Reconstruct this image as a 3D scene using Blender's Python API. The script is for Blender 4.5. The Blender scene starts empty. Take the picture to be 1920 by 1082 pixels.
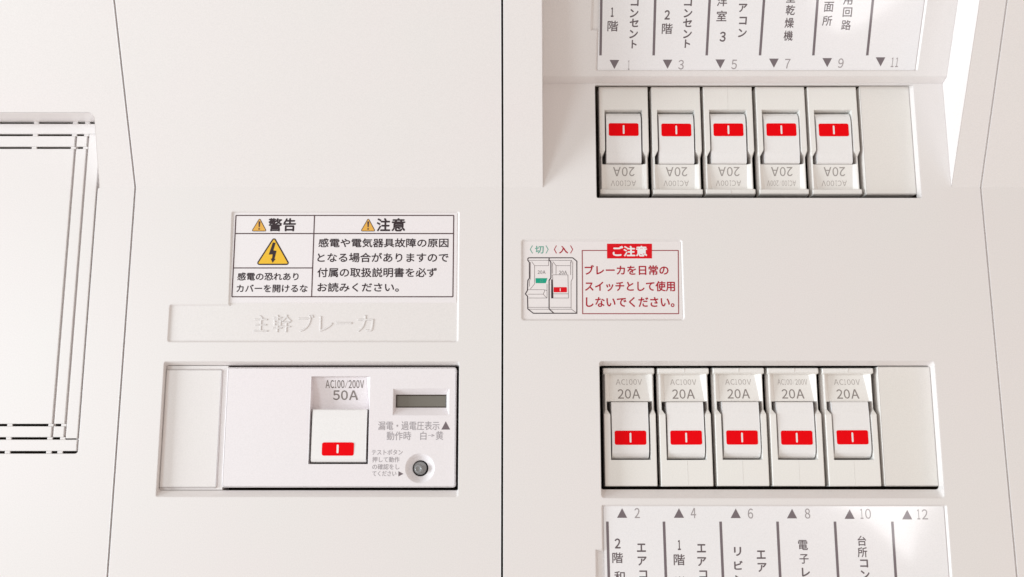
import bpy, bmesh, math, random
from mathutils import Vector

random.seed(7)
S = 0.001                      # everything below is written in millimetres
sc = bpy.context.scene
COL = sc.collection

# ------------------------------------------------------------------ camera
PITCH = math.radians(10.4)
DIST = 385.0
FWD = (0.0, math.cos(PITCH), math.sin(PITCH))
UP = (0.0, -math.sin(PITCH), math.cos(PITCH))
CAM = (0.0, -DIST * FWD[1], -DIST * FWD[2])
cam = bpy.data.cameras.new('camera')
cam.sensor_fit = 'HORIZONTAL'
cam.sensor_width = 36
cam.lens = 36
cam.clip_start = 0.01
cam.clip_end = 20
camo = bpy.data.objects.new('camera', cam)
camo.location = [c * S for c in CAM]
camo.rotation_euler = (math.radians(90) + PITCH, 0, 0)
COL.objects.link(camo)
sc.camera = camo

# ------------------------------------------------------------------ light
w = bpy.data.worlds.new('World')
sc.world = w
w.use_nodes = True
bg = w.node_tree.nodes['Background']
bg.inputs['Color'].default_value = (1.0, 0.915, 0.85, 1)
bg.inputs['Strength'].default_value = 0.62
# the room: dim warm ceiling above, paler floor below
_n, _l = w.node_tree.nodes, w.node_tree.links
_tc = _n.new('ShaderNodeTexCoord')
_sx = _n.new('ShaderNodeSeparateXYZ')
_mr = _n.new('ShaderNodeMapRange')
_mr.inputs['From Min'].default_value = -1.0
_mr.inputs['From Max'].default_value = 1.0
_mx = _n.new('ShaderNodeMix')
_mx.data_type = 'RGBA'
_mx.inputs['A'].default_value = (1.10, 1.02, 0.96, 1)
_mx.inputs['B'].default_value = (0.88, 0.785, 0.70, 1)
_l.new(_tc.outputs['Generated'], _sx.inputs[0])
_l.new(_sx.outputs['Z'], _mr.inputs['Value'])
_l.new(_mr.outputs['Result'], _mx.inputs['Factor'])
_l.new(_mx.outputs['Result'], bg.inputs['Color'])


def lamp(name, loc, target, sx, sy, power, col):
    l = bpy.data.lights.new(name, 'AREA')
    l.shape = 'RECTANGLE'
    l.size = sx * S
    l.size_y = sy * S
    l.energy = power
    l.color = col
    o = bpy.data.objects.new(name, l)
    o.location = [c * S for c in loc]
    d = Vector(target) - Vector(loc)
    o.rotation_euler = d.to_track_quat('-Z', 'Y').to_euler()
    COL.objects.link(o)
    return o


lamp('window_light', (-1500, -490, -170), (0, 0, -20), 650, 650, 20.5, (0.84, 0.945, 1.0))
lamp('left_glare_lamp', (-640, -900, 40), (-60, 0, -20), 260, 260, 1.9, (0.78, 0.93, 1.0))  # added lamp for the soft glare on the left cover
lamp('warm_fill', (620, -330, -170), (150, 0, -60), 160, 160, 0.13, (1.0, 0.66, 0.28))  # added low fill that warms the right end of the panel
lamp('upper_card_glare', (486, -862, -488), (135, -24, 108), 150, 60, 0.10, (1.0, 0.98, 1.0)).rotation_euler.rotate_axis('Z', math.radians(35))  # added lamp for the slanted glare streak on the upper card
lamp('lower_card_glare', (505, -1080, -96), (134, 0, -79), 185, 84, 0.24, (1.0, 0.98, 1.0)).rotation_euler.rotate_axis('Z', math.radians(-26))  # added lamp, its reflection makes the bright wedge on the lower card

sc.view_settings.view_transform = 'Standard'
sc.view_settings.look = 'None'
sc.view_settings.exposure = 0.07
sc.view_settings.gamma = 1.0


# ------------------------------------------------------------------ measuring
# surfaces of the panel: Y as a function of Z (mm)
def flat(Y):
    return (0.0, Y, 0.0)


BEND = 39.3
BUMP = (BEND, 0.0, 0.53)                  # raised upper part of the covers, leaning forward
CARD_UP = (82.6, -4.2, 0.60)              # sloping field that carries the upper card


def pY(pl, z, off=0.0):
    return pl[1] - pl[2] * (z - pl[0]) - off


def at(u, v, pl):
    """measured point (photo, 1920 wide) -> (X, Z) on a surface of the panel"""
    a, b = (u - 960) / 1920.0, -(v - 541) / 1920.0
    d = (a, FWD[1] + b * UP[1], FWD[2] + b * UP[2])
    # CAM.y + t d.y = Y0 - s (CAM.z + t d.z - z0)
    t = (pl[1] - pl[2] * (CAM[2] - pl[0]) - CAM[1]) / (d[1] + pl[2] * d[2])
    return t * d[0], CAM[2] + t * d[2]


# ------------------------------------------------------------------ materials
def plastic(name, col, rough=0.45, grain=0.035, bump=0.014, bevel=0.35, spec=0.4, mott=0.014):
    m = bpy.data.materials.new(name)
    m.use_nodes = True
    nt = m.node_tree
    N, L = nt.nodes, nt.links
    p = N['Principled BSDF']
    p.inputs['Roughness'].default_value = rough
    p.inputs['Specular IOR Level'].default_value = spec
    tc = N.new('ShaderNodeTexCoord')
    n1 = N.new('ShaderNodeTexNoise')
    n1.inputs['Scale'].default_value = 2300
    n1.inputs['Detail'].default_value = 2
    L.new(tc.outputs['Object'], n1.inputs['Vector'])
    n2 = N.new('ShaderNodeTexNoise')
    n2.inputs['Scale'].default_value = 22
    n2.inputs['Detail'].default_value = 3
    L.new(tc.outputs['Object'], n2.inputs['Vector'])
    mr = N.new('ShaderNodeMapRange')
    mr.inputs['From Min'].default_value = 0.25
    mr.inputs['From Max'].default_value = 0.75
    mr.inputs['To Min'].default_value = 1 - grain
    mr.inputs['To Max'].default_value = 1 + grain
    L.new(n1.outputs['Fac'], mr.inputs['Value'])
    mr2 = N.new('ShaderNodeMix')
    mr2.data_type = 'RGBA'
    mr2.inputs['A'].default_value = (1 + mott, 1 - mott * .6, 1 - mott * .1, 1)
    mr2.inputs['B'].default_value = (1 - mott * .9, 1 + mott * .6, 1 - mott * .3, 1)
    L.new(n2.outputs['Fac'], mr2.inputs['Factor'])
    c1 = N.new('ShaderNodeVectorMath')
    c1.operation = 'MULTIPLY'
    c1.inputs[0].default_value = col[:3]
    L.new(mr2.outputs['Result'], c1.inputs[1])
    c2 = N.new('ShaderNodeVectorMath')
    c2.operation = 'SCALE'
    L.new(c1.outputs['Vector'], c2.inputs[0])
    L.new(mr.outputs['Result'], c2.inputs['Scale'])
    L.new(c2.outputs['Vector'], p.inputs['Base Color'])
    if bump or bevel:
        src = None
        if bevel:
            be = N.new('ShaderNodeBevel')
            be.samples = 4
            be.inputs['Radius'].default_value = bevel * S
            src = be.outputs['Normal']
        if bump:
            bu = N.new('ShaderNodeBump')
            bu.inputs['Strength'].default_value = 1.0
            bu.inputs['Distance'].default_value = bump * S
            n3 = N.new('ShaderNodeTexNoise')
            n3.inputs['Scale'].default_value = 1700
            n3.inputs['Detail'].default_value = 2
            L.new(tc.outputs['Object'], n3.inputs['Vector'])
            L.new(n3.outputs['Fac'], bu.inputs['Height'])
            if src:
                L.new(src, bu.inputs['Normal'])
            src = bu.outputs['Normal']
        L.new(src, p.inputs['Normal'])
    return m


M = dict(
    cover=plastic('cover_plastic', (0.808, 0.763, 0.755), rough=0.38, bevel=0.45, spec=0.5),
    breaker=plastic('breaker_plastic', (0.86, 0.83, 0.805), rough=0.42, bevel=0.3),
    toggle=plastic('toggle_plastic', (0.87, 0.845, 0.845), rough=0.38, bevel=0.4),
    main=plastic('main_breaker_plastic', (0.85, 0.797, 0.82), rough=0.36, bevel=0.4),
    blank=plastic('blank_plastic', (0.80, 0.76, 0.73), rough=0.5, bevel=0.35),
    card=plastic('card_paper', (0.88, 0.855, 0.875), rough=0.22, bump=0.0, bevel=0, spec=0.6),
    sticker=plastic('sticker_paper', (0.85, 0.80, 0.815), rough=0.4, bump=0.0, bevel=0),
    sticker2=plastic('sticker_pink', (0.83, 0.775, 0.775), rough=0.4, bump=0.0, bevel=0),
    dark=plastic('interior_shade', (0.045, 0.03, 0.02), rough=0.7, bump=0, bevel=0),  # near-black colour stands in for deep shade in the gaps
    wallm=plastic('wall_paper', (0.78, 0.75, 0.70), rough=0.8, bump=0.05, bevel=0),
    red=plastic('print_red', (0.86, 0.001, 0.005), rough=0.42, bump=0, bevel=0, spec=0.06),
    redink=plastic('ink_red', (0.42, 0.012, 0.03), rough=0.5, bump=0, bevel=0, spec=0.2),
    redheader=plastic('ink_header_red', (0.72, 0.002, 0.01), rough=0.5, bump=0, bevel=0, spec=0.2),
    redline=plastic('ink_line_red', (0.34, 0.07, 0.08), rough=0.5, bump=0, bevel=0, spec=0.2),
    ink=plastic('ink_black', (0.045, 0.03, 0.035), rough=0.5, bump=0, bevel=0, spec=0.2),
    inkline=plastic('ink_line', (0.09, 0.05, 0.055), rough=0.5, bump=0, bevel=0, spec=0.2),
    cardink=plastic('card_ink', (0.115, 0.085, 0.095), rough=0.3, bump=0, bevel=0, spec=0.4),
    cardline=plastic('card_line_ink', (0.16, 0.125, 0.14), rough=0.3, bump=0, bevel=0, spec=0.4),
    numink=plastic('number_ink', (0.36, 0.32, 0.33), rough=0.3, bump=0, bevel=0, spec=0.4),
    greyink=plastic('grey_ink', (0.27, 0.235, 0.225), rough=0.5, bump=0, bevel=0, spec=0.2),
    midink=plastic('mid_ink', (0.37, 0.335, 0.32), rough=0.5, bump=0, bevel=0, spec=0.2),
    paleink=plastic('pale_ink', (0.47, 0.43, 0.41), rough=0.5, bump=0, bevel=0, spec=0.2),
    lilacink=plastic('lilac_ink', (0.40, 0.365, 0.385), rough=0.5, bump=0, bevel=0, spec=0.2),
    green=plastic('ink_green', (0.01, 0.36, 0.23), rough=0.5, bump=0, bevel=0, spec=0.2),
    greenpale=plastic('ink_green_pale', (0.16, 0.40, 0.32), rough=0.5, bump=0, bevel=0, spec=0.2),
    yellow=plastic('ink_yellow', (0.87, 0.52, 0.045), rough=0.5, bump=0, bevel=0, spec=0.2),
    orange=plastic('ink_orange', (0.80, 0.44, 0.09), rough=0.5, bump=0, bevel=0, spec=0.2),
    white=plastic('print_white', (0.86, 0.84, 0.84), rough=0.4, bump=0, bevel=0, spec=0.2),
    lcd=plastic('indicator_grey', (0.19, 0.175, 0.15), rough=0.12, bump=0, bevel=0, spec=0.6),
    lcdedge=plastic('indicator_edge', (0.06, 0.045, 0.035), rough=0.4, bump=0, bevel=0),
    button=plastic('button_grey', (0.30, 0.30, 0.31), rough=0.14, bump=0, bevel=0.3, spec=0.8),
)


# clear film over the cards
for nm in ('card', 'cardink', 'cardline', 'numink'):
    nt = M[nm].node_tree
    p = nt.nodes['Principled BSDF']
    p.inputs['Coat Weight'].default_value = 1.0
    p.inputs['Coat Roughness'].default_value = 0.06
    tc = nt.nodes.new('ShaderNodeTexCoord')
    nz_ = nt.nodes.new('ShaderNodeTexNoise')
    nz_.inputs['Scale'].default_value = 26
    nz_.inputs['Detail'].default_value = 0
    nt.links.new(tc.outputs['Object'], nz_.inputs['Vector'])
    bu = nt.nodes.new('ShaderNodeBump')
    bu.inputs['Strength'].default_value = 1
    bu.inputs['Distance'].default_value = 0.0005
    nt.links.new(nz_.outputs['Fac'], bu.inputs['Height'])
    nt.links.new(bu.outputs['Normal'], p.inputs['Coat Normal'])


# ------------------------------------------------------------------ objects
def link_mesh(name, bm, mat, parent=None, smooth=False):
    me = bpy.data.meshes.new(name)
    bm.to_mesh(me)
    bm.free()
    me.materials.append(M[mat])
    if smooth:
        for p in me.polygons:
            p.use_smooth = True
    o = bpy.data.objects.new(name, me)
    COL.objects.link(o)
    if parent:
        o.parent = parent
    return o


def thing(name, label, cat, group=None, loc=(0, 0, 0), rot=0.0):
    o = bpy.data.objects.new(name, None)
    o.empty_display_size = 0.01
    o.location = [c * S for c in loc]
    o.rotation_euler = (0, rot, 0)
    COL.objects.link(o)
    o['label'] = label
    o['category'] = cat
    if group:
        o['group'] = group
    return o


def V(bm, x, y, z):
    return bm.verts.new((x * S, y * S, z * S))


def quad(bm, a, b, c, d):
    bm.faces.new([V(bm, *a), V(bm, *b), V(bm, *c), V(bm, *d)])


def box(bm, x0, x1, y0, y1, z0, z1, front_only=False):
    c = [V(bm, x, y, z) for z in (z0, z1) for y in (y0, y1) for x in (x0, x1)]
    f = [(0, 1, 5, 4), (0, 4, 6, 2), (1, 3, 7, 5), (4, 5, 7, 6), (0, 2, 3, 1)]
    if not front_only:
        f.append((2, 6, 7, 3))
    for q in f:
        bm.faces.new([c[i] for i in q])


def fillet(poly, r, n=4, only=None):
    """round the corners of a polygon (list of (x, z))"""
    out = []
    k = len(poly)
    for i, p in enumerate(poly):
        if r <= 0 or (only is not None and i not in only):
            out.append(p)
            continue
        a, b = poly[i - 1], poly[(i + 1) % k]
        P, A, B = Vector(p), Vector(a), Vector(b)
        da, db = (A - P).normalized(), (B - P).normalized()
        ang = da.angle(db)
        t = r / math.tan(ang / 2)
        bis = (da + db).normalized()
        c = P + bis * (r / math.sin(ang / 2))
        s0, s1 = P + da * t - c, P + db * t - c
        a0 = math.atan2(s0.y, s0.x)
        da_ = math.atan2(s1.y, s1.x) - a0
        while da_ > math.pi:
            da_ -= 2 * math.pi
        while da_ < -math.pi:
            da_ += 2 * math.pi
        for j in range(n + 1):
            t_ = a0 + da_ * j / n
            out.append((c.x + r * math.cos(t_), c.y + r * math.sin(t_)))
    return out


def inset(poly, d):
    """shrink a counter-clockwise polygon by d (mitred)"""
    out = []
    k = len(poly)
    for i in range(k):
        a, p, b = Vector(poly[i - 1]), Vector(poly[i]), Vector(poly[(i + 1) % k])
        e1, e2 = (p - a), (b - p)
        if e1.length < 1e-7:
            e1 = e2
        if e2.length < 1e-7:
            e2 = e1
        e1.normalize()
        e2.normalize()
        n1, n2 = Vector((-e1.y, e1.x)), Vector((-e2.y, e2.x))
        m = (n1 + n2).normalized()
        q = p + m * (d / max(0.3, m.dot(n1)))
        out.append((q.x, q.y))
    return out


def rect(x0, x1, z0, z1):
    return [(x0, z0), (x1, z0), (x1, z1), (x0, z1)]


def fill(bm, loops, pl, off=0.0):
    """planar sheet with holes; loops = [outline, hole, hole...] of (x, z)"""
    edges = []
    for lp in loops:
        vs = [V(bm, x, pY(pl, z, off), z) for x, z in lp]
        for i in range(len(vs)):
            edges.append(bm.edges.new((vs[i - 1], vs[i])))
    before = set(bm.faces)
    bmesh.ops.triangle_fill(bm, use_beauty=True, edges=edges, normal=(0, -1, 0))
    for f in set(bm.faces) - before:
        f.normal_update()
        if f.normal.y > 0:
            f.normal_flip()


def loft(bm, l0, l1, closed=True):
    """l0, l1: lists of 3-D points"""
    a = [V(bm, *p) for p in l0]
    b = [V(bm, *p) for p in l1]
    n = len(a)
    for i in range(n if closed else n - 1):
        j = (i + 1) % n
        bm.faces.new([a[i], a[j], b[j], b[i]])


def on(loop, pl, off=0.0):
    return [(x, pY(pl, z, off), z) for x, z in loop]


def pocket(bm, loop, pl, steps, floor=True):
    """walls going back from a hole: steps = [(inset, depth), ...]; ccw loop"""
    prev = on(loop, pl)
    last = None
    for ins, dep in steps:
        last = inset(loop, ins)
        cur = on(last, pl, -dep)
        loft(bm, prev, cur)
        prev = cur
    if floor:
        fill(bm, [last], pl, -steps[-1][1])


# ------------------------------------------------------------------ print
def raw_glyphs(body, extrude=0.0):
    c = bpy.data.curves.new('t', 'FONT')
    c.body = body
    c.resolution_u = 3
    c.extrude = extrude
    o = bpy.data.objects.new('t', c)
    COL.objects.link(o)
    dg = bpy.context.evaluated_depsgraph_get()
    me = bpy.data.meshes.new_from_object(o.evaluated_get(dg))
    bpy.data.objects.remove(o)
    bpy.data.curves.remove(c)
    vs = [tuple(v.co) for v in me.vertices]
    fs = [tuple(p.vertices) for p in me.polygons]
    bpy.data.meshes.remove(me)
    return vs, fs


WIDTH = {'1': .26, 'A': .72, '/': .5, 'V': .66, 'C': .62}
TALL = {}


def glyphs(body, extrude=0.0):
    """figures and Latin capitals in the plain gothic style of the photograph, set one by one"""
    if not all(ord(ch) < 128 for ch in body):
        return raw_glyphs(body, extrude)
    vs, fs, x = [], [], 0.0
    for ch in body:
        gv, gf = raw_glyphs(chr(ord(ch) + 0xFEE0), extrude)
        ax, bx = min(v[0] for v in gv), max(v[0] for v in gv)
        ay, by = min(v[1] for v in gv), max(v[1] for v in gv)
        wd = WIDTH.get(ch, .54)
        n0 = len(vs)
        vs += [(x + (v[0] - ax) / (bx - ax) * wd, (v[1] - ay) / (by - ay), v[2]) for v in gv]
        fs += [tuple(q + n0 for q in f) for f in gf]
        x += wd + (.2 if ch == '1' else .13)
    return vs, fs


def print_text(body, x0, x1, z0, z1, pl, off, mat, parent, bold=0.0, extrude=0.0, name='lettering'):
    """fit the text into x0..x1, z0..z1 on the surface pl, standing off by off"""
    vs, fs = glyphs(body, extrude)
    ax, bx = min(v[0] for v in vs), max(v[0] for v in vs)
    ay, by = min(v[1] for v in vs), max(v[1] for v in vs)
    az, bz = min(v[2] for v in vs), max(v[2] for v in vs)
    passes = [(0, 0)] if bold <= 0 else [(-bold, -bold * .4), (bold, bold * .4), (-bold * .2, bold), (bold * .2, -bold)]
    V3, F3 = [], []
    x0 += bold
    x1 -= bold
    z0 += bold
    z1 -= bold
    for k, (dx, dz) in enumerate(passes):
        n0 = len(V3)
        for v in vs:
            fx = (v[0] - ax) / (bx - ax)
            fy = (v[1] - ay) / (by - ay)
            h = off + 0.003 * k
            if extrude:
                h = h * (v[2] - az) / max(1e-6, bz - az) - 0.02
            z = z0 + (z1 - z0) * fy + dz
            V3.append(((x0 + (x1 - x0) * fx + dx) * S, pY(pl, z, h) * S, z * S))
        F3 += [tuple(q + n0 for q in f) for f in fs]
    me = bpy.data.meshes.new(name)
    me.from_pydata(V3, [], F3)
    me.materials.append(M[mat])
    o = bpy.data.objects.new(name, me)
    COL.objects.link(o)
    o.parent = parent
    return o


def ptext(body, u0, u1, v0, v1, pl, off, mat, parent, **k):
    x0, _ = at(u0, (v0 + v1) / 2, pl)
    x1, _ = at(u1, (v0 + v1) / 2, pl)
    _, z0 = at((u0 + u1) / 2, v1, pl)
    _, z1 = at((u0 + u1) / 2, v0, pl)
    return print_text(body, x0, x1, z0, z1, pl, off, mat, parent, **k)


def shape(name, pts, pl, off, mat, parent):
    """flat printed polygon, pts (x, z)"""
    bm = bmesh.new()
    f = bm.faces.new([V(bm, x, pY(pl, z, off), z) for x, z in pts])
    f.normal_update()
    if f.normal.y > 0:
        f.normal_flip()
    bmesh.ops.triangulate(bm, faces=bm.faces[:])
    return link_mesh(name, bm, mat, parent)


def stroke(bm, pts, wd, pl, off):
    """one bent line of width wd through pts (x, z), mitred"""
    n = len(pts)
    L, R = [], []
    for i in range(n):
        p = Vector(pts[i])
        d1 = (p - Vector(pts[i - 1])).normalized() if i else None
        d2 = (Vector(pts[i + 1]) - p).normalized() if i < n - 1 else None
        d1 = d1 or d2
        d2 = d2 or d1
        n1, n2 = Vector((-d1.y, d1.x)), Vector((-d2.y, d2.x))
        m = (n1 + n2).normalized()
        k = wd / 2 / max(0.5, m.dot(n1))
        L.append(p + m * k)
        R.append(p - m * k)
    for i in range(n - 1):
        bm.faces.new([V(bm, q.x, pY(pl, q.y, off), q.y) for q in (L[i], R[i], R[i + 1], L[i + 1])])


def lines(name, polys, wd, pl, off, mat, parent):
    bm = bmesh.new()
    for i, p in enumerate(polys):
        stroke(bm, p, wd, pl, off + 0.002 * i)
    return link_mesh(name, bm, mat, parent)


# ================================================================== setting
bm = bmesh.new()
quad(bm, (-900, 60, -700), (900, 60, -700), (900, 60, 700), (-900, 60, 700))
wall = link_mesh('wall', bm, 'wallm')
wall['kind'] = 'structure'

bm = bmesh.new()
x0, x1, z0, z1 = -232, 226, -142, 132
quad(bm, (x0, 40, z0), (x1, 40, z0), (x1, 40, z1), (x0, 40, z1))
quad(bm, (x0, 6, z0), (x0, 40, z0), (x0, 40, z1), (x0, 6, z1))
quad(bm, (x1, 6, z0), (x1, 40, z0), (x1, 40, z1), (x1, 6, z1))
quad(bm, (x0, 6, z0), (x1, 6, z0), (x1, 40, z0), (x0, 40, z0))
quad(bm, (x0, 6, z1), (x1, 6, z1), (x1, 40, z1), (x0, 40, z1))
o = link_mesh('enclosure_box', bm, 'dark')
o['label'] = 'dark enclosure box seen only through the narrow gaps of the covers'
o['category'] = 'enclosure'

# ================================================================== covers
TOP = 128.0
BOT = -138.0
A = flat(0)


def edge_wall(bm, pts, depth=9.0, ch=0.25, side=1):
    """rim of a cover along a seam: small rounded edge and a wall going back; pts = 3-D points"""
    a = pts
    b = [(x - side * 0 + 0.0, y + ch, z) for x, y, z in pts]
    loft(bm, a, [(x, y + depth, z) for x, y, z in pts], closed=False)


def seamX(u, v):
    return at(u, v, A)[0]


# ---- left side cover with the knock-out field
side = thing('side_cover', 'leftmost white cover with the slotted knock-out rectangle, left of the thin brown seam', 'cover')
XL0, XL1 = -145.15, -144.65        # seam: right edge of this cover at the bottom / at the bend
bm = bmesh.new()
KX, KZ0 = -158.55, -61.3
cutL = at(176, 211, BUMP)         # top right corner of the cut in the raised part
lowL = (-158.0, BEND)
outline = [(-232, BOT), (XL0, BOT), (XL1, BEND), (lowL[0], BEND)] + \
    [(KX, BEND - 0.6)] + fillet([(-232, KZ0), (KX, KZ0), (KX, BEND)], 1.1, 4, only=[1])[::-1][1:]
fill(bm, [outline], A)
bl = [(-232, TOP), (-232, cutL[1])] + \
    fillet([(-232, cutL[1]), cutL, lowL], 2.2, 5, only=[1])[1:-1] + [lowL, (XL1, BEND), (XL1, TOP)]
fill(bm, [bl], BUMP)
cutline = [(-232, cutL[1])] + fillet([(-232, cutL[1]), cutL, lowL], 2.2, 5, only=[1])[1:-1] + [lowL]
# the upper rim of the cut is drafted: it rises towards the plate behind
zc = max(z for x, z in cutline)
loft(bm, on(cutline, BUMP), [(x, 2.0, z + 1.35 * max(0, (z - BEND) / (zc - BEND)) ** 6) for x, z in cutline], closed=False)
kl = fillet([(-232, KZ0), (KX, KZ0), (KX, BEND)], 1.1, 4, only=[1])
loft(bm, on(kl, A), [(x, 3.0, z) for x, z in kl], closed=False)
loft(bm, [(XL0, 0, BOT), (XL1, 0, BEND), (XL1, pY(BUMP, TOP), TOP)],
     [(XL0, 9, BOT), (XL1, 9, BEND), (XL1, 9, TOP)], closed=False)
# tongue under the seam
loft(bm, [(XL0, 1.6, BOT), (XL1, 1.6, BEND), (XL1, pY(BUMP, TOP) + 1.6, TOP)],
     [(XL0 + 1.2, 1.6, BOT), (XL1 + 1.2, 1.6, BEND), (XL1 + 1.2, pY(BUMP, TOP) + 1.6, TOP)], closed=False)
link_mesh('cover_body', bm, 'cover', side)
# knock-out strips: z lines of the slots and x lines of the grooves
zt = [65.3, 60.35, 55.2]
zb = [-60.8, -55.8, -50.95]
xv = [-159.1, -163.8, -168.45]
g = 0.45
bevel_boxes = [
    ('knockout_strip', -231, xv[0] - .1, zt[1] + g, zt[0] - g),
    ('knockout_strip', xv[1] + g, xv[0] - .1, zb[1] + 0, zt[1] + g - .02),
    ('knockout_strip', -231, xv[0] - .1, zb[0] + g, zb[1] - g + .0),
    ('knockout_strip', -231, xv[2] - g, zt[2] + g, zt[1] - g),
    ('knockout_strip', xv[2] + g, xv[1] - g, zt[2] + g, zt[1] - g),
    ('knockout_strip', xv[2] + g, xv[1] - g, zb[2] + g, zt[2] - g),
    ('knockout_strip', xv[2] + g, xv[1] - g, zb[1] + g, zb[2] - g),
    ('knockout_strip', -231, xv[2] - g, zb[1] + g, zb[2] - g),
    ('knockout_panel', -231, xv[2] - g, zb[2] + g, zt[2] - g),
]
for nm, a, b, c, d in bevel_boxes:
    bm = bmesh.new()
    box(bm, a, b, 0.0, 1.0, c, d)
    link_mesh(nm, bm, 'cover', side)
bm = bmesh.new()
box(bm, -231, -158, 0.0, 1.0, zt[0] + g, 74)     # plate above the first slot, partly under the raised part
link_mesh('knockout_strip', bm, 'cover', side)
bm = bmesh.new()
box(bm, -.95, .95, 0.25, 0.9, -g - .05, g + .05)
tab = link_mesh('bridge_tab', bm, 'cover', side)
first = True
for z in zt + zb:
    for x in (-199.6, -184.4, -169.3, -164.6):
        if z == zb[0] and x > -166:
            x = -165.2
        o = tab if first else tab.copy()
        if not first:
            COL.objects.link(o)
            o.parent = side
        first = False
        o.location = (x * S, 0, z * S)
for x in xv[1:]:
    bm = bmesh.new()
    box(bm, x - g - .05, x + g + .05, 1.1, 1.7, zb[1] + .6, zt[1] - .6)
    link_mesh('groove_floor', bm, 'cover', side)
bm = bmesh.new()
box(bm, xv[0] - .9, xv[0] + 0.5, 1.3, 1.8, zb[0] + .6, zt[0])
link_mesh('groove_floor', bm, 'cover', side)

# ---- cover round the main breaker
mc = thing('main_breaker_cover', 'large white cover around the main breaker, between brown and black seams', 'cover')
bm = bmesh.new()
ML0, ML1, MR = -144.45, -143.95, -3.95
# opening for the main breaker
mo = fillet(rect(-129.1, -19.6, -76.9, -27.5), 0.7, 3)
# shallow field for the warning sticker and the raised words
xw0, xw1 = -106.9, -20.0
fieldL = fillet([(-128.4, -20.3), (xw1, -20.3), (xw1, 30.0), (xw0, 30.0), (xw0 + .6, -6.0), (-128.4, -6.0)], 0.9, 3, only=[0, 1, 2, 3, 5])
fill(bm, [[(ML0, BOT), (MR, BOT), (MR, BEND), (ML1, BEND)], mo, fieldL], A)
fill(bm, [[(ML1, BEND), (MR, BEND), (MR, TOP), (ML1, TOP)]], BUMP)
pocket(bm, fieldL, A, [(0.12, 0.12), (0.55, 0.62)])


def opening(bm, loop, d_in, dep, back):
    """lip of an opening: loop outline, individual inset on each side (l, r, b, t)"""
    l, r, b, t = d_in
    xs = [p[0] for p in loop]
    zs = [p[1] for p in loop]
    x0, x1, z0, z1 = min(xs), max(xs), min(zs), max(zs)

    def mp(p, f):
        fx = (p[0] - x0) / (x1 - x0)
        fz = (p[1] - z0) / (z1 - z0)
        return (p[0] + f * (l * (1 - fx) - r * fx), p[1] + f * (b * (1 - fz) - t * fz))
    rings = [(0, 0), (0.06, 0.05), (1, dep), (1, back)]
    prev = None
    for f, y in rings:
        cur = [(mp(p, f)[0], y, mp(p, f)[1]) for p in loop]
        if prev:
            loft(bm, prev, cur)
        prev = cur


opening(bm, mo, (0.0, 0.1, 2.4, 1.1), 2.6, 9)
loft(bm, [(ML0, 0, BOT), (ML1, 0, BEND), (ML1, pY(BUMP, TOP), TOP)],
     [(ML0, 9, BOT), (ML1, 9, BEND), (ML1, 9, TOP)], closed=False)
loft(bm, [(MR, 0, BOT), (MR, 0, BEND), (MR, pY(BUMP, TOP), TOP)],
     [(MR, 9, BOT), (MR, 9, BEND), (MR, 9, TOP)], closed=False)
link_mesh('cover_body', bm, 'cover', mc)
F1 = flat(0.62)
for ch, u0, u1, v0, v1 in (('主', 475.5, 503, 591, 622), ('幹', 512, 547, 590, 623), ('ブ', 559, 588, 590, 622),
                           ('レ', 599, 624, 593, 622), ('ー', 630, 660, 604, 608), ('カ', 670, 701, 591, 622)):
    ptext(ch, u0, u1, v0, v1, F1, 0.2, 'cover', mc, extrude=0.05, bold=0.03, name='raised_lettering')

# ---- cover round the branch breakers
bc = thing('branch_breaker_cover', 'large white cover around the two rows of small breakers, right of the black middle seam', 'cover')
bm = bmesh.new()
BL, BR0, BR1 = -3.2, 180.35, 179.1
RX0, RX1 = 11.9, 168.2
RZ = 81.3
ot = fillet(rect(32.35, 156.55, 35.2, 80.6), 0.6, 3)
ob = fillet(rect(32.4, 156.75, -77.4, -27.3), 1.2, 4)
cs = fillet(rect(3.5, 64.6, -12.2, 19.0), 1.2, 4)        # shallow field of the red sticker
cb_l, cb_r, cb_t = 32.4, 157.4, -79.6
cb = [(cb_l, -128), (cb_r, -128), (cb_r, cb_t), (cb_l, cb_t), (cb_l, -95.3), (cb_l - 2.4, -95.3), (cb_l - 2.4, -120), (cb_l, -120)]
cb = fillet(cb, 0.7, 3, only=[0, 1, 2, 3])
outline = [(BL, BOT), (BR0, BOT), (BR1, BEND), (RX1, BEND), (RX1 - .2, RZ), (RX0 + .1, RZ), (RX0, BEND), (BL, BEND)]
fill(bm, [outline, ot, ob, cs, cb], A)
# raised strips either side of the sunk field
rt0, rt1 = at(1016.5, 0, BUMP), at(1837, 0, BUMP)
kx0 = (rt0[0] - RX0) / (rt0[1] - BEND)
kx1 = (rt1[0] - RX1) / (rt1[1] - BEND)
xt0, xt1 = RX0 + kx0 * (TOP - BEND), RX1 + kx1 * (TOP - BEND)
fill(bm, [[(BL, BEND), (RX0, BEND), (xt0, TOP), (BL, TOP)]], BUMP)
fill(bm, [[(RX1, BEND), (BR1, BEND), (BR1, TOP), (xt1, TOP)]], BUMP)
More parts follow.
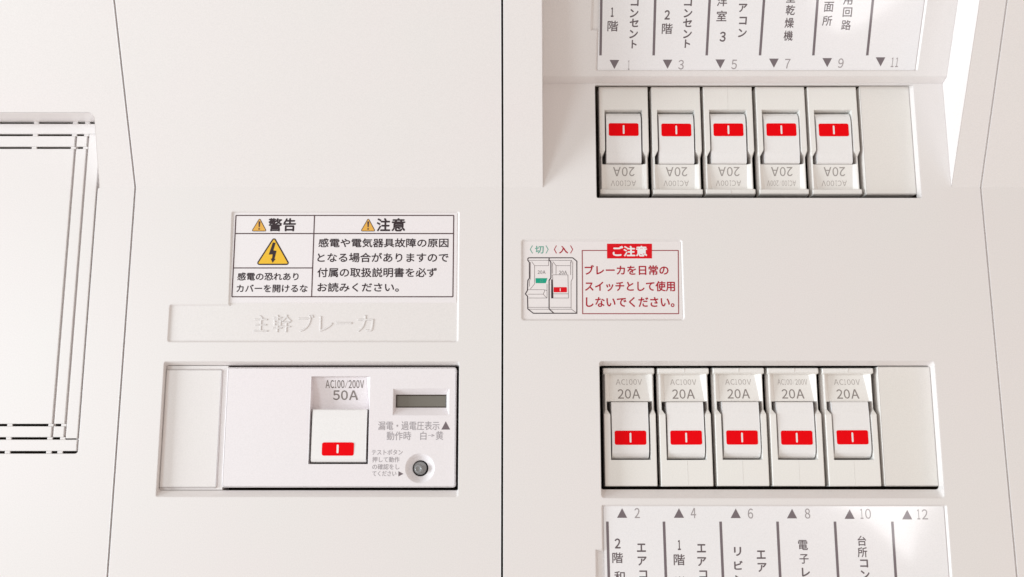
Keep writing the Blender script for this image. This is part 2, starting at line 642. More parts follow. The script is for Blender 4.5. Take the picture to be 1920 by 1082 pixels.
# sloping field of the upper card with its ledge
ZC, ZE = CARD_UP[0], TOP
cx0, cx1 = RX0 + .1, RX1 - .2
prof = [(RZ, 0.0), (RZ + .15, -0.5), (RZ + .35, -1.6), (ZC - .35, -3.4), (ZC, CARD_UP[1]), (ZC + .6, pY(CARD_UP, ZC + .6))]
for (za, ya), (zb_, yb) in zip(prof, prof[1:]):
    quad(bm, (cx0, ya, za), (cx1, ya, za), (cx1, yb, zb_), (cx0, yb, zb_))
tl, tr = at(1117.5, 100, CARD_UP)[0], at(1721, 131, CARD_UP)[0]
tb = at(1400, 133, CARD_UP)[1]
nz = at(1110, 57, CARD_UP)[1]
ct = [(tl, tb), (tr, tb), (tr, ZE - 4), (tl, ZE - 4), (tl, ZE - 8), (tl - 2.3, ZE - 8), (tl - 2.3, nz), (tl, nz)]
ct = fillet(ct, 0.7, 3, only=[0, 1, 2, 3])
fill(bm, [[(cx0, ZC + .6), (cx1, ZC + .6), (cx1, ZE), (cx0, ZE)], ct], CARD_UP)
pocket(bm, ct, CARD_UP, [(0.1, 0.1), (0.9, 1.3)])
pocket(bm, cb, A, [(0.1, 0.1), (0.9, 1.3)])
pocket(bm, cs, A, [(0.12, 0.12), (0.6, 0.62)])
# side walls of the sunk field
for xb_lo, xb_hi, xt_, sgn in ((RX0, cx0, xt0, 1), (RX1, cx1, xt1, -1)):
    lowp = [(xb_lo, 0, BEND)] + [(xb_hi, y, z) for z, y in prof] + [(xb_hi, pY(CARD_UP, ZE), ZE)]
    kk = (xt_ - xb_lo) / (TOP - BEND)
    highp = [(xb_lo + kk * (p[2] - BEND), pY(BUMP, p[2]), p[2]) for p in lowp]
    highp[0] = (xb_lo, 0.001, BEND)
    loft(bm, lowp, highp, closed=False)
opening(bm, ot, (0.05, 0.0, 0.1, -1.4), 4.0, 4.6)
opening(bm, ob, (0.05, 0.05, 3.2, 1.35), 4.0, 4.6)
loft(bm, [(BL, 0, BOT), (BL, 0, BEND), (BL, pY(BUMP, TOP), TOP)],
     [(BL, 9, BOT), (BL, 9, BEND), (BL, 9, TOP)], closed=False)
loft(bm, [(BR0, 0, BOT), (BR1, 0, BEND), (BR1, pY(BUMP, TOP), TOP)],
     [(BR0, 9, BOT), (BR1, 9, BEND), (BR1, 9, TOP)], closed=False)
link_mesh('cover_body', bm, 'cover', bc)

# ---- end cover on the right
ec = bmesh.new()
e0, e1 = BR0 + .75, BR1 + .75
fill(ec, [[(e0, BOT), (226, BOT), (226, BEND), (e1, BEND)]], A)
fill(ec, [[(e1, BEND), (226, BEND), (226, TOP), (e1, TOP)]], BUMP)
loft(ec, [(e0, 0, BOT), (e1, 0, BEND), (e1, pY(BUMP, TOP), TOP)],
     [(e0, 9, BOT), (e1, 9, BEND), (e1, 9, TOP)], closed=False)
# tongue that closes the seam just below the surface
loft(ec, [(e0, .7, BOT), (e1, .7, BEND), (e1, pY(BUMP, TOP) + .7, TOP)],
     [(e0 - .74, .7, BOT), (e1 - .74, .7, BEND), (e1 - .74, pY(BUMP, TOP) + .7, TOP)], closed=False)
o = link_mesh('end_cover', ec, 'cover')
o['label'] = 'plain white cover strip along the right edge, beyond the right seam'
o['category'] = 'cover'

# ================================================================== warning sticker
st = bmesh.new()
SP = flat(0.50)
sx0, sx1 = -106.0, -20.9
box(st, sx0, sx1, 0.50, 0.62, -5.3, 29.4, front_only=True)
ws = thing('warning_sticker', 'white sticker with black ruled table and yellow electric shock triangle', 'sticker')
link_mesh('sticker_sheet', st, 'sticker', ws)
OFF = 0.03


def P(u, v, pl=SP):
    return at(u, v, pl)


lx, rx = (P(443, 404)[0] + P(434.5, 556)[0]) / 2, (P(851, 404)[0] + P(849, 556)[0]) / 2
tz, bz = P(640, 404)[1], P(640, 556.5)[1]
mx = (P(589, 404)[0] + P(585, 556)[0]) / 2
hz, qz = P(640, 438)[1], P(640, 502.5)[1]
lw = 0.42
lines('table_line', [[(lx, tz), (rx, tz)], [(lx, bz), (rx, bz)], [(lx, tz), (lx, bz)], [(rx, tz), (rx, bz)],
                     [(mx, tz), (mx, bz)], [(lx, hz), (rx, hz)], [(lx, qz), (mx, qz)]], lw, SP, OFF, 'inkline', ws)
for body, u0, u1, v0, v1, wt, mt in (
        ('警', 503, 529, 409, 434, .16, 'ink'), ('告', 531, 555, 409, 434, .16, 'ink'),
        ('注', 706, 732, 409, 434, .16, 'ink'), ('意', 734, 760, 409, 434, .16, 'ink'),
        ('感電の恐れあり', 445, 560, 511, 526, .075, 'ink'), ('カバーを開けるな', 443.5, 577, 533.5, 548.5, .075, 'ink'),
        ('感電や電気器具故障の原因', 597, 841, 447, 464, .075, 'ink'), ('となる場合がありますので', 595, 841, 474, 492, .075, 'ink'),
        ('付属の取扱説明書を必ず', 595, 819, 502, 520, .075, 'ink'), ('お読みください。', 595, 748, 530, 547.5, .075, 'ink')):
    ptext(body, u0, u1, v0, v1, SP, OFF, mt, ws, bold=wt)


def tri_sign(u0, u1, v0, v1, mat, border, name):
    x0, zb_ = P(u0, v1)
    x1, _ = P(u1, v1)
    xm = (x0 + x1) / 2
    zt_ = P((u0 + u1) / 2, v0)[1]
    big = [(x0, zb_), (x1, zb_), (xm, zt_)]
    d = border
    shape(name, fillet(big, d * 1.6, 4), SP, OFF, 'ink' if border > .3 else 'inkline', ws)
    shape(name, fillet(inset(big, d), d * .5, 3), SP, OFF * 1.6, mat, ws)
    return xm, zb_, zt_


for u0, u1 in ((471, 500.5), (675.5, 704.5)):
    xm, zb_, zt_ = tri_sign(u0, u1, 408, 434, 'orange', 0.28, 'warning_triangle')
    h = zt_ - zb_
    shape('exclamation_mark', [(xm - .22, zb_ + h * .3), (xm + .22, zb_ + h * .3), (xm + .38, zb_ + h * .72), (xm - .38, zb_ + h * .72)],
          SP, OFF * 2.2, 'inkline', ws)
    shape('exclamation_mark', [(xm - .3, zb_ + h * .13), (xm + .3, zb_ + h * .13), (xm + .3, zb_ + h * .23), (xm - .3, zb_ + h * .23)],
          SP, OFF * 2.2, 'inkline', ws)
tri_sign(479, 544.5, 443, 497, 'yellow', 0.52, 'shock_triangle')
zz = lambda x, y: P(420 + x / 5.696, 380 + y / 5.696)
shape('lightning_bolt', [zz(522, 425), zz(552, 430), zz(528, 510), zz(562, 515), zz(540, 600), zz(552, 602), zz(519, 643), zz(498, 597), zz(513, 598),
                         zz(519, 553), zz(478, 556)][::-1], SP, OFF * 2.4, 'ink', ws)

# ================================================================== red caution sticker
cs_ = thing('caution_sticker', 'pale sticker with red Japanese text and a small drawing of two breakers', 'sticker')
bm = bmesh.new()
box(bm, 4.2, 63.9, 0.50, 0.62, -11.5, 18.3, front_only=True)
link_mesh('sticker_sheet', bm, 'sticker2', cs_)
zx = lambda x, y: P(960 + x / 5.486, 430 + y / 5.486)
lines('red_frame', [[zx(977, 218), zx(722, 218)], [zx(1440, 218), zx(1706, 218)], [zx(1710, 214), zx(1714, 870)], [zx(722, 214), zx(727, 872)], [zx(725, 868), zx(1716, 868)]],
      0.36, SP, OFF, 'redline', cs_)
shape('red_header', [zx(977, 300), zx(1440, 300), zx(1440, 148), zx(977, 148)], SP, OFF, 'redheader', cs_)
for body, u0, u1, v0, v1, wt, mt in (
        ('ご注意', 1148.7, 1213.4, 461, 481, .14, 'white'),
        ('〈', 993.5, 999, 460, 475.5, .04, 'greenpale'), ('切', 1003, 1019.5, 461, 475.5, .07, 'greenpale'), ('〉', 1023, 1028.5, 460, 475.5, .04, 'greenpale'),
        ('〈', 1038.5, 1044, 460, 475.5, .06, 'redink'), ('入', 1048, 1065, 461, 475.5, .09, 'redink'), ('〉', 1069, 1074.5, 460, 475.5, .06, 'redink'),
        ('ブレーカを日常の', 1096, 1253.5, 497, 516, .09, 'redink'), ('スイッチとして使用', 1096.7, 1265.5, 527, 546.5, .09, 'redink'),
        ('しないでください。', 1098.5, 1264.5, 557, 576, .09, 'redink')):
    ptext(body, u0, u1, v0, v1, SP, OFF * (2 if mt == 'white' else 1), mt, cs_, bold=wt)
zi = lambda x, y: P(980 + x / 8.325, 470 + y / 8.325)
dr = lambda L: [[zi(*p) for p in l] for l in L]
lines('drawing_outline', dr([
    [(412, 112), (95, 112), (80, 125), (80, 150), (105, 185), (105, 430), (80, 465), (75, 620), (42, 675), (75, 712), (80, 910), (165, 978), (845, 978), (845, 165), (780, 112), (412, 112)],
    [(412, 112), (412, 145), (440, 180), (440, 425), (412, 465), (412, 910), (488, 978)]]), 0.36, SP, OFF * 1.5, 'ink', cs_)
lines('drawing_line', dr([
    [(95, 152), (405, 152)], [(140, 170), (185, 235), (405, 235)], [(185, 235), (185, 520), (120, 600)], [(405, 235), (405, 140)],
    [(80, 610), (335, 610), (345, 622), (320, 680), (82, 680)], [(320, 680), (372, 735)], [(90, 740), (380, 740), (380, 520)],
    [(88, 885), (408, 885)], [(95, 915), (408, 915)], [(120, 180), (120, 440), (105, 470), (105, 560)], [(345, 612), (380, 625)],
    [(425, 152), (765, 152)], [(470, 170), (520, 235), (742, 235)], [(520, 235), (520, 375)],
    [(475, 740), (465, 378), (705, 378), (715, 740), (475, 740)], [(470, 675), (715, 675)],
    [(748, 170), (748, 380)], [(780, 170), (780, 430), (755, 480), (755, 905)], [(432, 885), (752, 885)], [(432, 915), (762, 915), (838, 972)],
    [(465, 190), (465, 360)], [(765, 152), (748, 200)]]), 0.13, SP, OFF, 'inkline', cs_)
shape('drawing_bar', [zi(445, 745), zi(476, 745), zi(466, 450), zi(445, 450)], SP, OFF * 1.3, 'ink', cs_)
shape('green_mark', [zi(203, 508), zi(360, 508), zi(385, 430), zi(200, 430)], SP, OFF * 1.3, 'green', cs_)
lines('green_mark_ring', dr([[(275, 455), (315, 455), (315, 485), (275, 485), (275, 455)]]), 0.1, SP, OFF * 1.8, 'greenpale', cs_)
shape('red_mark', fillet([zi(483, 650), zi(690, 650), zi(690, 570), zi(483, 570)], .25, 3), SP, OFF * 1.3, 'redheader', cs_)
shape('red_mark_bar', [zi(580, 635), zi(592, 635), zi(592, 590), zi(580, 590)], SP, OFF * 2, 'white', cs_)
ptext('20A', 1008.2, 1022.6, 507.3, 513.5, SP, OFF, 'ink', cs_)
ptext('20A', 1048, 1063, 507.8, 514.2, SP, OFF, 'ink', cs_)

# ================================================================== circuit cards
K = 0.75                                             # a card lies this deep in its field
CU = (CARD_UP[0], CARD_UP[1] + K, CARD_UP[2])
CD = flat(K)


def card(name, label, pl, loop):
    t = thing(name, label, 'label card')
    bm = bmesh.new()
    fill(bm, [loop], pl)
    loft(bm, on(loop, pl), on(loop, pl, -0.4))
    link_mesh('card_sheet', bm, 'card', t)
    return t


up = card('circuit_card', 'upper circuit list card with odd numbers 1 to 11 and downward triangles', CU,
          fillet(rect(tl + .75, tr - .95, tb + .5, ZE - 5), .5, 3))
dn = card('circuit_card', 'lower circuit list card with even numbers 2 to 12 and upward triangles', CD,
          fillet(rect(cb_l + .75, cb_r - .95, -127, cb_t - .5), .5, 3))


def char(ch, u, v, s, pl, parent, mat='cardink', wf=1.0, hf=1.0, wt=.07):
    ptext(ch, u - s * wf / 2, u + s * wf / 2, v - s * hf / 2, v + s * hf / 2, pl, OFF, mat, parent, bold=wt)


def divider(u0, v0, u1, v1, pl, parent, zend):
    xa, za = at(u0, v0, pl)
    xb, zb_ = at(u1, v1, pl)
    k = (xb - xa) / (zb_ - za)
    lines('divider_line', [[(xa + k * (zend - za), zend), (xb, zb_)]], 0.95, pl, OFF, 'cardline', parent)


for (u0, u1) in ((1127.5, 1126), (1228.5, 1225.6), (1330.6, 1325), (1432.5, 1425), (1533, 1525), (1636.7, 1626)):
    divider(u0, 0, u1, 104, CU, up, ZE - 9)
for (u0, u1) in ((1141.5, 1138.7), (1248.5, 1244.8), (1355.5, 1351), (1462.8, 1457.7), (1571.5, 1565.4), (1679.7, 1673)):
    divider(u0, 1082, u1, 978, CD, dn, -122)


def tri(u, v, wd, h, pl, parent, downward):
    c, dd = at(u, v, pl), 1
    a = at(u - wd / 2, v - h / 2 if downward else v + h / 2, pl)
    b = at(u + wd / 2, v - h / 2 if downward else v + h / 2, pl)
    e = at(u, v + h / 2 if downward else v - h / 2, pl)
    pts = [a, e, b] if downward else [a, b, e]
    shape('triangle_mark', pts, pl, OFF, 'cardline', parent)


for n, u, v, nu, nv in ((1, 1152, 121, 1179, 122), (3, 1251.6, 120.5, 1277, 121.5), (5, 1350.5, 120, 1376.6, 121),
                        (7, 1451, 118.5, 1476.5, 119.5), (9, 1551, 117.5, 1576.6, 118.5), (11, 1651, 116, 1677.6, 117)):
    tri(u, v, 18, 17, CU, up, True)
    wf = {1: .16, 11: .75}.get(n, .56)
    char(str(n), nu, nv, 18, CU, up, 'numink', wf=wf, wt=0.03)
for n, u, v, nu, nv in ((2, 1166.4, 962, 1194.6, 962), (4, 1273, 962, 1300, 962), (6, 1379.4, 962.5, 1407, 963),
                        (8, 1485, 963, 1514, 963), (10, 1593, 964, 1623, 963.5), (12, 1701, 965, 1729.5, 964.5)):
    tri(u, v, 19, 18, CD, dn, False)
    char(str(n), nu, nv, 19, CD, dn, 'numink', wf=1.05 if n > 9 else .52, wt=0.03)
for ch, u, v, s, wf in (
        ('1', 1148, 23, 18, .3), ('階', 1149, 49, 20, 1), ('コ', 1190, 4, 15, 1), ('ン', 1189, 25, 16, 1), ('セ', 1189, 43, 16, 1.05), ('ン', 1188, 64, 16, 1), ('ト', 1189, 83, 16, .6),
        ('2', 1251, 28, 18, .58), ('階', 1251, 54, 20, 1), ('コ', 1290, 4, 15, 1), ('ン', 1290, 25, 16, 1), ('セ', 1289, 43, 16, 1.05), ('ン', 1289, 64, 16, 1), ('ト', 1289, 82, 16, .65),
        ('洋', 1354, 2, 20, .95), ('室', 1353, 30, 20, .95), ('3', 1355, 69, 19, .6), ('ア', 1393, 15, 16, 1), ('コ', 1393, 39, 15, .95), ('ン', 1392, 62, 16, 1), ('エ', 1394, -8, 16, 1),
        ('室', 1483, -4, 18, .95), ('乾', 1482, 19, 19, .9), ('燥', 1480, 43, 19, .9), ('機', 1478, 67, 19, .9),
        ('洗', 1556, -13, 20, .9), ('面', 1554, 13, 19, .95), ('所', 1551, 39, 19, .95), ('用', 1590, 0, 18, .95), ('回', 1589, 23, 18, .95), ('路', 1586.5, 47, 19, .95)):
    char(ch, u, v, s, CU, up, wf=wf, wt=0.05 if s > 17 and wf > .8 else .1)
for ch, u, v, s, wf in (
        ('2', 1158, 1019, 19, .58), ('階', 1158, 1046, 20, 1), ('和', 1161.5, 1081, 20, 1), ('エ', 1202.5, 1027, 16, 1.05), ('ア', 1204, 1052, 17, 1), ('コ', 1206, 1077, 15, 1),
        ('1', 1273.6, 1022, 19, .3), ('階', 1273.6, 1049.5, 21, 1), ('洋', 1275, 1091, 20, 1), ('エ', 1315, 1028, 16, 1.05), ('ア', 1316, 1053, 17, 1), ('コ', 1318.5, 1077, 15, 1),
        ('リ', 1383, 1034, 17, .8), ('ビ', 1384.5, 1060, 17, .95), ('ン', 1386, 1087, 17, 1), ('エ', 1427, 1040, 16, 1.05), ('ア', 1429, 1064, 17, 1), ('コ', 1431, 1090, 15, 1),
        ('電', 1505.5, 1022, 19, .95), ('子', 1507.5, 1048, 18, .95), ('レ', 1511, 1073, 17, .9),
        ('台', 1616, 1014, 19, .85), ('所', 1617, 1035.5, 19, .95), ('コ', 1620, 1056.5, 15, 1), ('ン', 1622, 1078, 17, 1)):
    char(ch, u, v, s, CD, dn, wf=wf, wt=0.05 if s > 17 and wf > .8 else .1)

# ================================================================== branch breakers
# local frame: x across, t along the body from its labelled end, h towards the room (0 = face)
HW, LEN = 9.6, 43.8
LH = LEN / 2


def body_bm():
    bm = bmesh.new()
    # t, rail height, inner left, inner right, floor left, floor right, floor height
    # t, outer height, crest height, crest half width, inner left, inner right, floor left, floor right, floor height
    s = [
        (0.0, -2.6, -1.9, 9.2, -8.5, 8.5, -8.0, 8.0, -1.9),
        (0.35, -1.0, -0.7, 9.3, -8.5, 8.5, -8.0, 8.0, -0.7),
        (1.9, -0.8, -0.5, 9.3, -8.5, 8.5, -8.0, 8.0, -0.5),
        (2.2, -1.2, -0.9, 9.2, -8.5, 8.5, -8.0, 8.0, -0.9),
        (2.5, -4.2, -1.5, 8.9, -8.5, 8.6, -7.0, 6.6, -3.6),
        (12.6, -4.2, -1.5, 8.9, -8.5, 8.7, -7.1, 7.9, -2.2),
        (12.65, -4.2, -1.5, 8.9, -8.4, 8.6, -8.3, 8.5, -15.0),
        (15.6, -4.2, -1.5, 8.9, -8.4, 8.6, -8.3, 8.5, -15.0),
        (17.5, -0.3, -0.05, 9.4, -7.3, 7.6, -7.25, 7.55, -15.0),
        (18.2, -0.25, 0.0, 9.4, -7.25, 7.5, -7.2, 7.45, -15.0),
        (34.2, -0.25, 0.0, 9.4, -7.25, 7.5, -7.2, 7.45, -15.0),
        (34.21, -0.25, 0.0, 9.4, -7.25, 7.5, -7.2, 7.45, 0.0),
        (LEN - .3, -0.25, 0.0, 9.4, -7.25, 7.5, -7.2, 7.45, 0.0),
        (LEN, -0.6, -0.35, 9.3, -7.25, 7.5, -7.2, 7.45, -0.35),
    ]
    prev = None
    DB = 6.0
    for t, oh, ch, cw, il, ir, fl, fr, fh in s:
        z = LH - t
        c = [(-HW, DB, z), (-HW, -oh, z), (-cw, -ch, z), (il, -ch, z), (fl, -fh, z), (fr, -fh, z), (ir, -ch, z), (cw, -ch, z), (HW, -oh, z), (HW, DB, z)]
        if prev:
            loft(bm, prev, c, closed=False)
        else:
            bm.faces.new([V(bm, *p) for p in c])
        prev = c
    bm.faces.new([V(bm, *p) for p in prev[::-1]])
    return bm


def toggle_bm(x0=-6.65, x1=6.95, t0=12.75, t1=33.75, h0=-0.9, h1=-0.2):
    bm = bmesh.new()
    pts = [(t0, -12), (t0, h0 - .4), (t0 + .4, h0), (t0 + 4, h0 + .35), (t1 - 8, h1), (t1 - 3.6, h1 - .05), (t1 - 2.0, h1 - .55), (t1 - .8, h1 - 1.5), (t1 - .2, h1 - 2.6), (t1, h1 - 4), (t1, -12)]
    pr = [(-h, LH - t) for t, h in pts]
    L = [(x0, y, z) for y, z in pr]
    R = [(x1, y, z) for y, z in pr]
    loft(bm, L, R, closed=True)
    bm.faces.new([V(bm, *p) for p in L])
    bm.faces.new([V(bm, *p) for p in R[::-1]])
    return bm


def rounded_mark(bm, x0, x1, z0, z1, y, r):
    bm.faces.new([V(bm, x, y, z) for x, z in fillet(rect(x0, x1, z0, z1), r, 4)])


def floor_plane():
    # local surface of the label floor: Y = 3.6..2.2 over t 2.5..12.6
    return (LH - 2.5, 3.6, (2.2 - 3.6) / 10.1)


ROW = 'small 20A breakers in two rows'


def make_breaker(label):
    t = thing('branch_breaker', label, 'circuit breaker', ROW)
    link_mesh('body', body_bm(), 'breaker', t)
    bm = bmesh.new()
    box(bm, -HW + .9, HW - .9, 5.9, 30, -LH + .8, LH - .8, front_only=True)
    for f in list(bm.faces):
        f.normal_update()
        if f.normal.y < -.5:                      # open at the front: the lever moves in there
            bm.faces.remove(f)
    link_mesh('base', bm, 'dark', t)  # coloured dark so the gaps between bodies read as deep shade
    tg = link_mesh('toggle', toggle_bm(), 'toggle', t)
    bm = bmesh.new()
    ht = 0.17
    z1, z0 = LH - 23.45, LH - 28.65
    rounded_mark(bm, -5.7, 6.0, z0, z1, ht - .06 + .06, .7)
    link_mesh('red_mark', bm, 'red', tg)
    bm = bmesh.new()
    rounded_mark(bm, -.22 + .05, .42 + .05, z0 + .85, z1 - .8, ht - .03, .3)
    link_mesh('white_bar', bm, 'white', tg)
    return t


def z_at(v, Y):
    return at(960, v, flat(Y))[1]


X0, PITCHX = 34.2, 20.55
ZB, ZT = -51.15, 59.75
FACE = 4.0
proto = None
nums_b = [2, 4, 6, 8, 10]
nums_t = [1, 3, 5, 7, 9]
place = ['at the far left beside the black gap', 'second from the left', 'in the middle of the five', 'fourth from the left', 'beside the blank filler plate']


def copy_thing(o, label, loc, rot):
    c = o.copy()
    COL.objects.link(c)
    c['label'] = label
    c.location = [a * S for a in loc]
    c.rotation_euler = (0, rot, 0)
    for ch in o.children:
        d = ch.copy()
        COL.objects.link(d)
        d.parent = c
        for g2 in ch.children:
            e = g2.copy()
            COL.objects.link(e)
            e.parent = d
    return c


def dress(t, volts, seam, ink='greyink'):
    fp = floor_plane()
    print_text('20A', -4.1, 4.3, LH - 11.55, LH - 8.0, fp, OFF, ink, t, bold=.03)
    wv = 4.9 if len(volts) < 8 else 5.6
    print_text(volts, -wv + .25, wv + .25, LH - 6.3, LH - 4.2, fp, OFF, 'paleink', t)
    if seam:
        bm = bmesh.new()
        box(bm, seam - .06, seam + .06, -0.035, .4, LH - LEN + .5, LH - 34.5, front_only=True)
        link_mesh('mould_line', bm, 'breaker', t)
        bm = bmesh.new()
        box(bm, seam - .06, seam + .06, 0.44, 1.4, LH - 1.9, LH - .3, front_only=True)
        link_mesh('mould_line', bm, 'breaker', t)


jit = [(0, 0), (.05, -.05), (-.05, .04), (.08, .02), (.02, -.03)]
brs = []
for row in (0, 1):
    for i in range(5):
        n = (nums_b if row == 0 else nums_t)[i]
        lab = ('lower-row 20A breaker %s, red mark low on toggle' if row == 0 else
               'upper-row upside-down 20A breaker %s, red mark high') % place[i]
        loc = (X0 + HW + i * PITCHX + jit[i][0] * (1 if row else -1), FACE + jit[i][1] * .5, (ZB if row == 0 else ZT) + jit[i][1])
        rot = 0.0 if row == 0 else math.pi
        if proto is None:
            proto = make_breaker(lab)
            proto.location = [a * S for a in loc]
            t = proto
        else:
            t = copy_thing(proto, lab, loc, rot)
        t.rotation_euler = (0, rot + math.radians(random.uniform(-.25, .25)), 0)
        for ch in t.children:
            if ch.name.startswith('toggle'):
                ch.location = (random.uniform(-.12, .12) * S, random.uniform(-.1, .15) * S, random.uniform(-.12, .12) * S)
                ch.rotation_euler = (math.radians(random.uniform(-.5, .5)), 0, math.radians(random.uniform(-.6, .6)))
        brs.append(t)
for k, t in enumerate(brs):
    dress(t, 'AC100/200V' if k in (3, 8) else 'AC100V', {1: .25, 2: -.05, 3: .3, 4: -.1, 0: 0.0, 7: .1}.get(k, 0) or None, 'greyink' if k < 5 else 'midink')

# ---- blank plates
def blank(label, x0, x1, z0, z1, Y, extra=None, dep=16, mat='blank'):
    bm = bmesh.new()
    lp = fillet(rect(x0, x1, z0, z1), .5, 3)
    i1 = inset(lp, .25)
    fill(bm, [i1], flat(Y))
    loft(bm, on(i1, flat(Y)), on(lp, flat(Y + .22)))
    loft(bm, on(lp, flat(Y + .22)), on(lp, flat(Y + dep)))
    if extra:
        box(bm, *extra)
    o = link_mesh('blank_plate', bm, mat)
    o['label'] = label
    o['category'] = 'blank plate'
    o['group'] = 'blank filler plates beside the breakers'
    return o


bx = X0 + 5 * PITCHX - .1
blank('plain filler plate at the right end of the upper breaker row', bx, 156.5, ZT - 22.0, ZT + 22.2, 4.0)
blank('plain filler plate at the right end of the lower breaker row', bx, 156.65, ZB - 21.9, ZB + 22.2, 4.0)
blank('plain filler plate left of the main breaker', -129.0, -108.1, -73.6, -30.2, 2.5, extra=(-128.98, -106.0, 3.3, 12, -74.4, -28.75), mat='cover')

# ================================================================== main breaker
mb = thing('main_breaker', 'wide 50A main breaker with large toggle, grey indicator and round test button', 'main breaker')
MY = 1.0
MP = flat(MY)
bm = bmesh.new()
bl_ = fillet(rect(-105.75, -20.62, -73.45, -29.55), 1.0, 5)
in_ = inset(bl_, .35)
wx0 = (at(583, 706, MP)[0] + at(578.5, 869.6, MP)[0]) / 2
wx1 = (at(693, 706, MP)[0] + at(690.5, 869.6, MP)[0]) / 2
wz1, wz0 = at(640, 706, MP)[1], at(640, 870, MP)[1]
win = rect(wx0, wx1, wz0, wz1)
ix0 = (at(738, 729, MP)[0] + at(736.5, 778, MP)[0]) / 2
ix1 = at(842, 740, MP)[0]
iz1, iz0 = at(790, 729, MP)[1], at(790, 778.5, MP)[1]
ind = rect(ix0, ix1, iz0, iz1)
bcx, bcz = at(787.5, 878, MP)
RO = 27.5 / 1920 * 375
circ = [(bcx + RO * math.cos(a), bcz + RO * math.sin(a)) for a in [2 * math.pi * k / 48 for k in range(48)]]
fill(bm, [in_, win, ind, circ], MP)
loft(bm, on(in_, MP), on(inset(bl_, .1), flat(MY + .1)))
loft(bm, on(inset(bl_, .1), flat(MY + .1)), on(bl_, flat(MY + .35)))
loft(bm, on(bl_, flat(MY + .35)), on(bl_, flat(MY + 18)))
# toggle window: curved label floor above, slot round the toggle
zf = at(640, 764, MP)[1]                       # where the floor meets the toggle
n = 8
rows = []
for k in range(n + 1):
    f = k / n
    z = wz1 + (zf - .6 - wz1) * f
    dep = MY + 2.2 + 2.6 * math.sin(f * math.pi / 2)
    rows.append([(wx0 + .1, dep, z), (wx1 - 1.6 + .9 * f, dep, z)])
for a, b in zip(rows, rows[1:]):
    loft(bm, a, b, closed=False)
    loft(bm, [(wx0, MY, a[0][2]), a[0]], [(wx0, MY, b[0][2]), b[0]], closed=False)
    loft(bm, [(wx1, MY, a[1][2]), a[1]], [(wx1, MY, b[1][2]), b[1]], closed=False)
quad(bm, (wx0, MY, wz1), (wx1, MY, wz1), rows[0][1], rows[0][0])
zq = rows[-1][0][2]
quad(bm, rows[-1][0], rows[-1][1], (wx1 - .7, 14, zq - .2), (wx0, 14, zq - .2))
quad(bm, (wx0, MY, zq), (wx0, 14, zq), (wx0, 14, wz0), (wx0, MY, wz0))
quad(bm, (wx1, MY, zq), (wx1, 14, zq), (wx1, 14, wz0), (wx1, MY, wz0))
quad(bm, (wx0, MY, wz0), (wx1, MY, wz0), (wx1, 14, wz0), (wx0, 14, wz0))
# indicator funnel
fx0, fz0 = at(742, 764.5, flat(MY + 2.5))
fx1, fz1 = at(837.5, 740, flat(MY + 2.5))
loft(bm, on(ind, MP), [(fx0, MY + 2.5, fz0), (fx1, MY + 2.5, fz0), (fx1, MY + 2.5, fz1), (fx0, MY + 2.5, fz1)])
# dish of the test button: annulus to a bore
RI = 2.9
bcx2, bcz2 = bcx - .1, bcz + .1
prev = [(x, MY, z) for x, z in circ]
for f, y in ((.25, .55), (.6, 1.35), (1.0, 2.0)):
    r = RO + (RI - RO) * f
    cur = [(bcx + r * math.cos(a), MY + y, bcz + r * math.sin(a)) for a in [2 * math.pi * k / 48 for k in range(48)]]
    loft(bm, prev, cur)
    prev = cur
loft(bm, prev, [(x, 12, z) for x, y, z in prev])
link_mesh('body', bm, 'main', mb)
# indicator
bm = bmesh.new()
quad(bm, (fx0 + .4, MY + 2.9, fz0 + .42), (fx1 - .4, MY + 2.9, fz0 + .42), (fx1 - .4, MY + 2.9, fz1 - .42), (fx0 + .4, MY + 2.9, fz1 - .42))
indp = link_mesh('indicator_window', bm, 'lcd', mb)
bm = bmesh.new()
loft(bm, [(fx0, MY + 2.5, fz0), (fx1, MY + 2.5, fz0), (fx1, MY + 2.5, fz1), (fx0, MY + 2.5, fz1)],
     [(fx0 + .45, MY + 2.87, fz0 + .45), (fx1 - .45, MY + 2.87, fz0 + .45), (fx1 - .45, MY + 2.87, fz1 - .45), (fx0 + .45, MY + 2.87, fz1 - .45)])
link_mesh('window_rim', bm, 'lcdedge', indp)
# test button
bm = bmesh.new()
bxc, bzc = bcx - .15, bcz + .05
ra, rb = 2.45, 1.5
seg = 32
ring = lambda cx, cz, r, y: [(cx + r * math.cos(2 * math.pi * k / seg), y, cz + r * math.sin(2 * math.pi * k / seg)) for k in range(seg)]
seq = [ring(bxc, bzc, ra, 10), ring(bxc, bzc, ra, MY + 2.4), ring(bxc, bzc, ra - .35, MY + 2.0), ring(bxc - .25, bzc - .2, rb + .2, MY + 1.9), ring(bxc - .3, bzc - .25, rb, MY + 1.6), ring(bxc - .35, bzc - .3, rb - .1, MY - .3), ring(bxc - .35, bzc - .3, rb - .4, MY - .6)]
for a, b in zip(seq, seq[1:]):
    loft(bm, a, b)
last = seq[-1]
loft(bm, last, ring(bxc - .35, bzc - .3, .5, MY - .1))
bm.faces.new([V(bm, *p) for p in ring(bxc - .35, bzc - .3, .5, MY - .1)])
link_mesh('test_button', bm, 'button', mb)
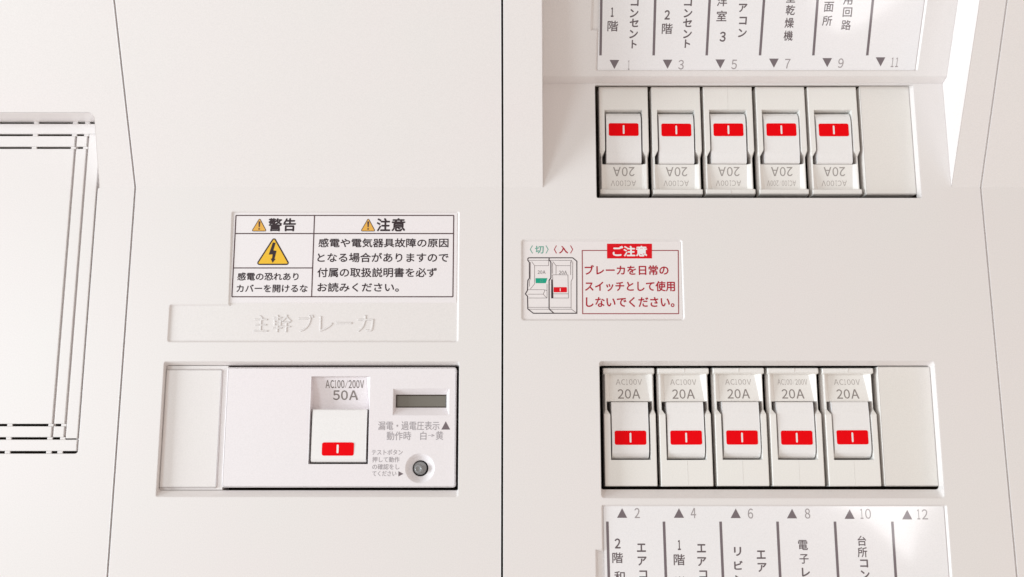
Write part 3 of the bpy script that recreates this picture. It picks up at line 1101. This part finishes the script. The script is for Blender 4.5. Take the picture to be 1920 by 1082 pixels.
# toggle
bm = bmesh.new()
T1 = at(640, 767, MP)[1]
T0 = at(640, 867, MP)[1]
tx0, tx1 = at(583.5, 800, MP)[0] + .25, at(687.3, 800, MP)[0]
pts = [(T1, 12), (T1, MY + .9), (T1 - .35, MY + .45), (T1 - 3, MY + .2), (T0 + 3, MY - .2), (T0 + 1.0, MY - .15), (T0 + .25, MY + .4), (T0, MY + 1.4), (T0, 12)]
loft(bm, [(tx0, y, z) for z, y in pts], [(tx1, y, z) for z, y in pts])
bm.faces.new([V(bm, tx0, y, z) for z, y in pts])
bm.faces.new([V(bm, tx1, y, z) for z, y in pts[::-1]])
tg = link_mesh('toggle', bm, 'toggle', mb)
q = flat(MY - .26)
rz1, rz0 = at(633, 829.5, q)[1], at(633, 854.5, q)[1]
rx0, rx1 = at(603.5, 842, q)[0], at(663.5, 842, q)[0]
bm = bmesh.new()
rounded_mark(bm, rx0, rx1, rz0, rz1, MY - .245, .75)
link_mesh('red_mark', bm, 'red', tg)
bm = bmesh.new()
cxm = at(633, 842, q)[0]
rounded_mark(bm, cxm - .36, cxm + .36, rz0 + .9, rz1 - .8, MY - .275, .32)
link_mesh('white_bar', bm, 'white', tg)
# print on the main breaker
FPm = flat(MY + 3.6)
FPt = flat(MY + 2.6)


def on_curve_text(body, u0, u1, v0, v1, mat, wt):
    pl = (wz1, MY + 2.2, -0.0)
    o = ptext(body, u0, u1, v0, v1, flat(MY + 3.8), OFF, mat, mb, bold=wt)
    for v in o.data.vertices:
        z = v.co.z / S
        f = min(1, max(0, (wz1 - z) / (wz1 - (zf - .6))))
        v.co.y = (MY + 2.2 + 2.6 * math.sin(f * math.pi / 2) - .06) * S
    return o


on_curve_text('AC100/200V', 611, 683, 713.5, 728, 'greyink', .03)
on_curve_text('50A', 624, 671, 732, 750, 'greyink', .07)
for body, u0, u1, v0, v1, mt in (
        ('漏電・過電圧表示', 709, 824, 790, 806.5, 'lilacink'), ('動作時', 725, 770.5, 809, 825.5, 'lilacink'), ('白', 788, 799.5, 809, 825, 'lilacink'),
        ('→', 802.5, 815, 814, 819, 'lilacink'), ('黄', 817, 831, 808.5, 825, 'lilacink'),
        ('テストボタン', 697, 755, 843, 853, 'lilacink'), ('押して動作', 698, 749, 856.5, 867, 'lilacink'),
        ('の確認をし', 698, 749, 870, 880.5, 'lilacink'), ('てください', 698, 743, 883, 893, 'lilacink')):
    ptext(body, u0, u1, v0, v1, MP, OFF, mt, mb, bold=.02)
a_, b_, c_ = at(827.5, 805.5, MP), at(844, 805.5, MP), at(835.8, 790, MP)
shape('triangle_mark', [a_, b_, c_], MP, OFF, 'cardline', mb)
a_, b_, c_ = at(747, 883.5, MP), at(756.5, 888.5, MP), at(747, 893.5, MP)
shape('triangle_mark', [a_, c_, b_], MP, OFF, 'cardline', mb)
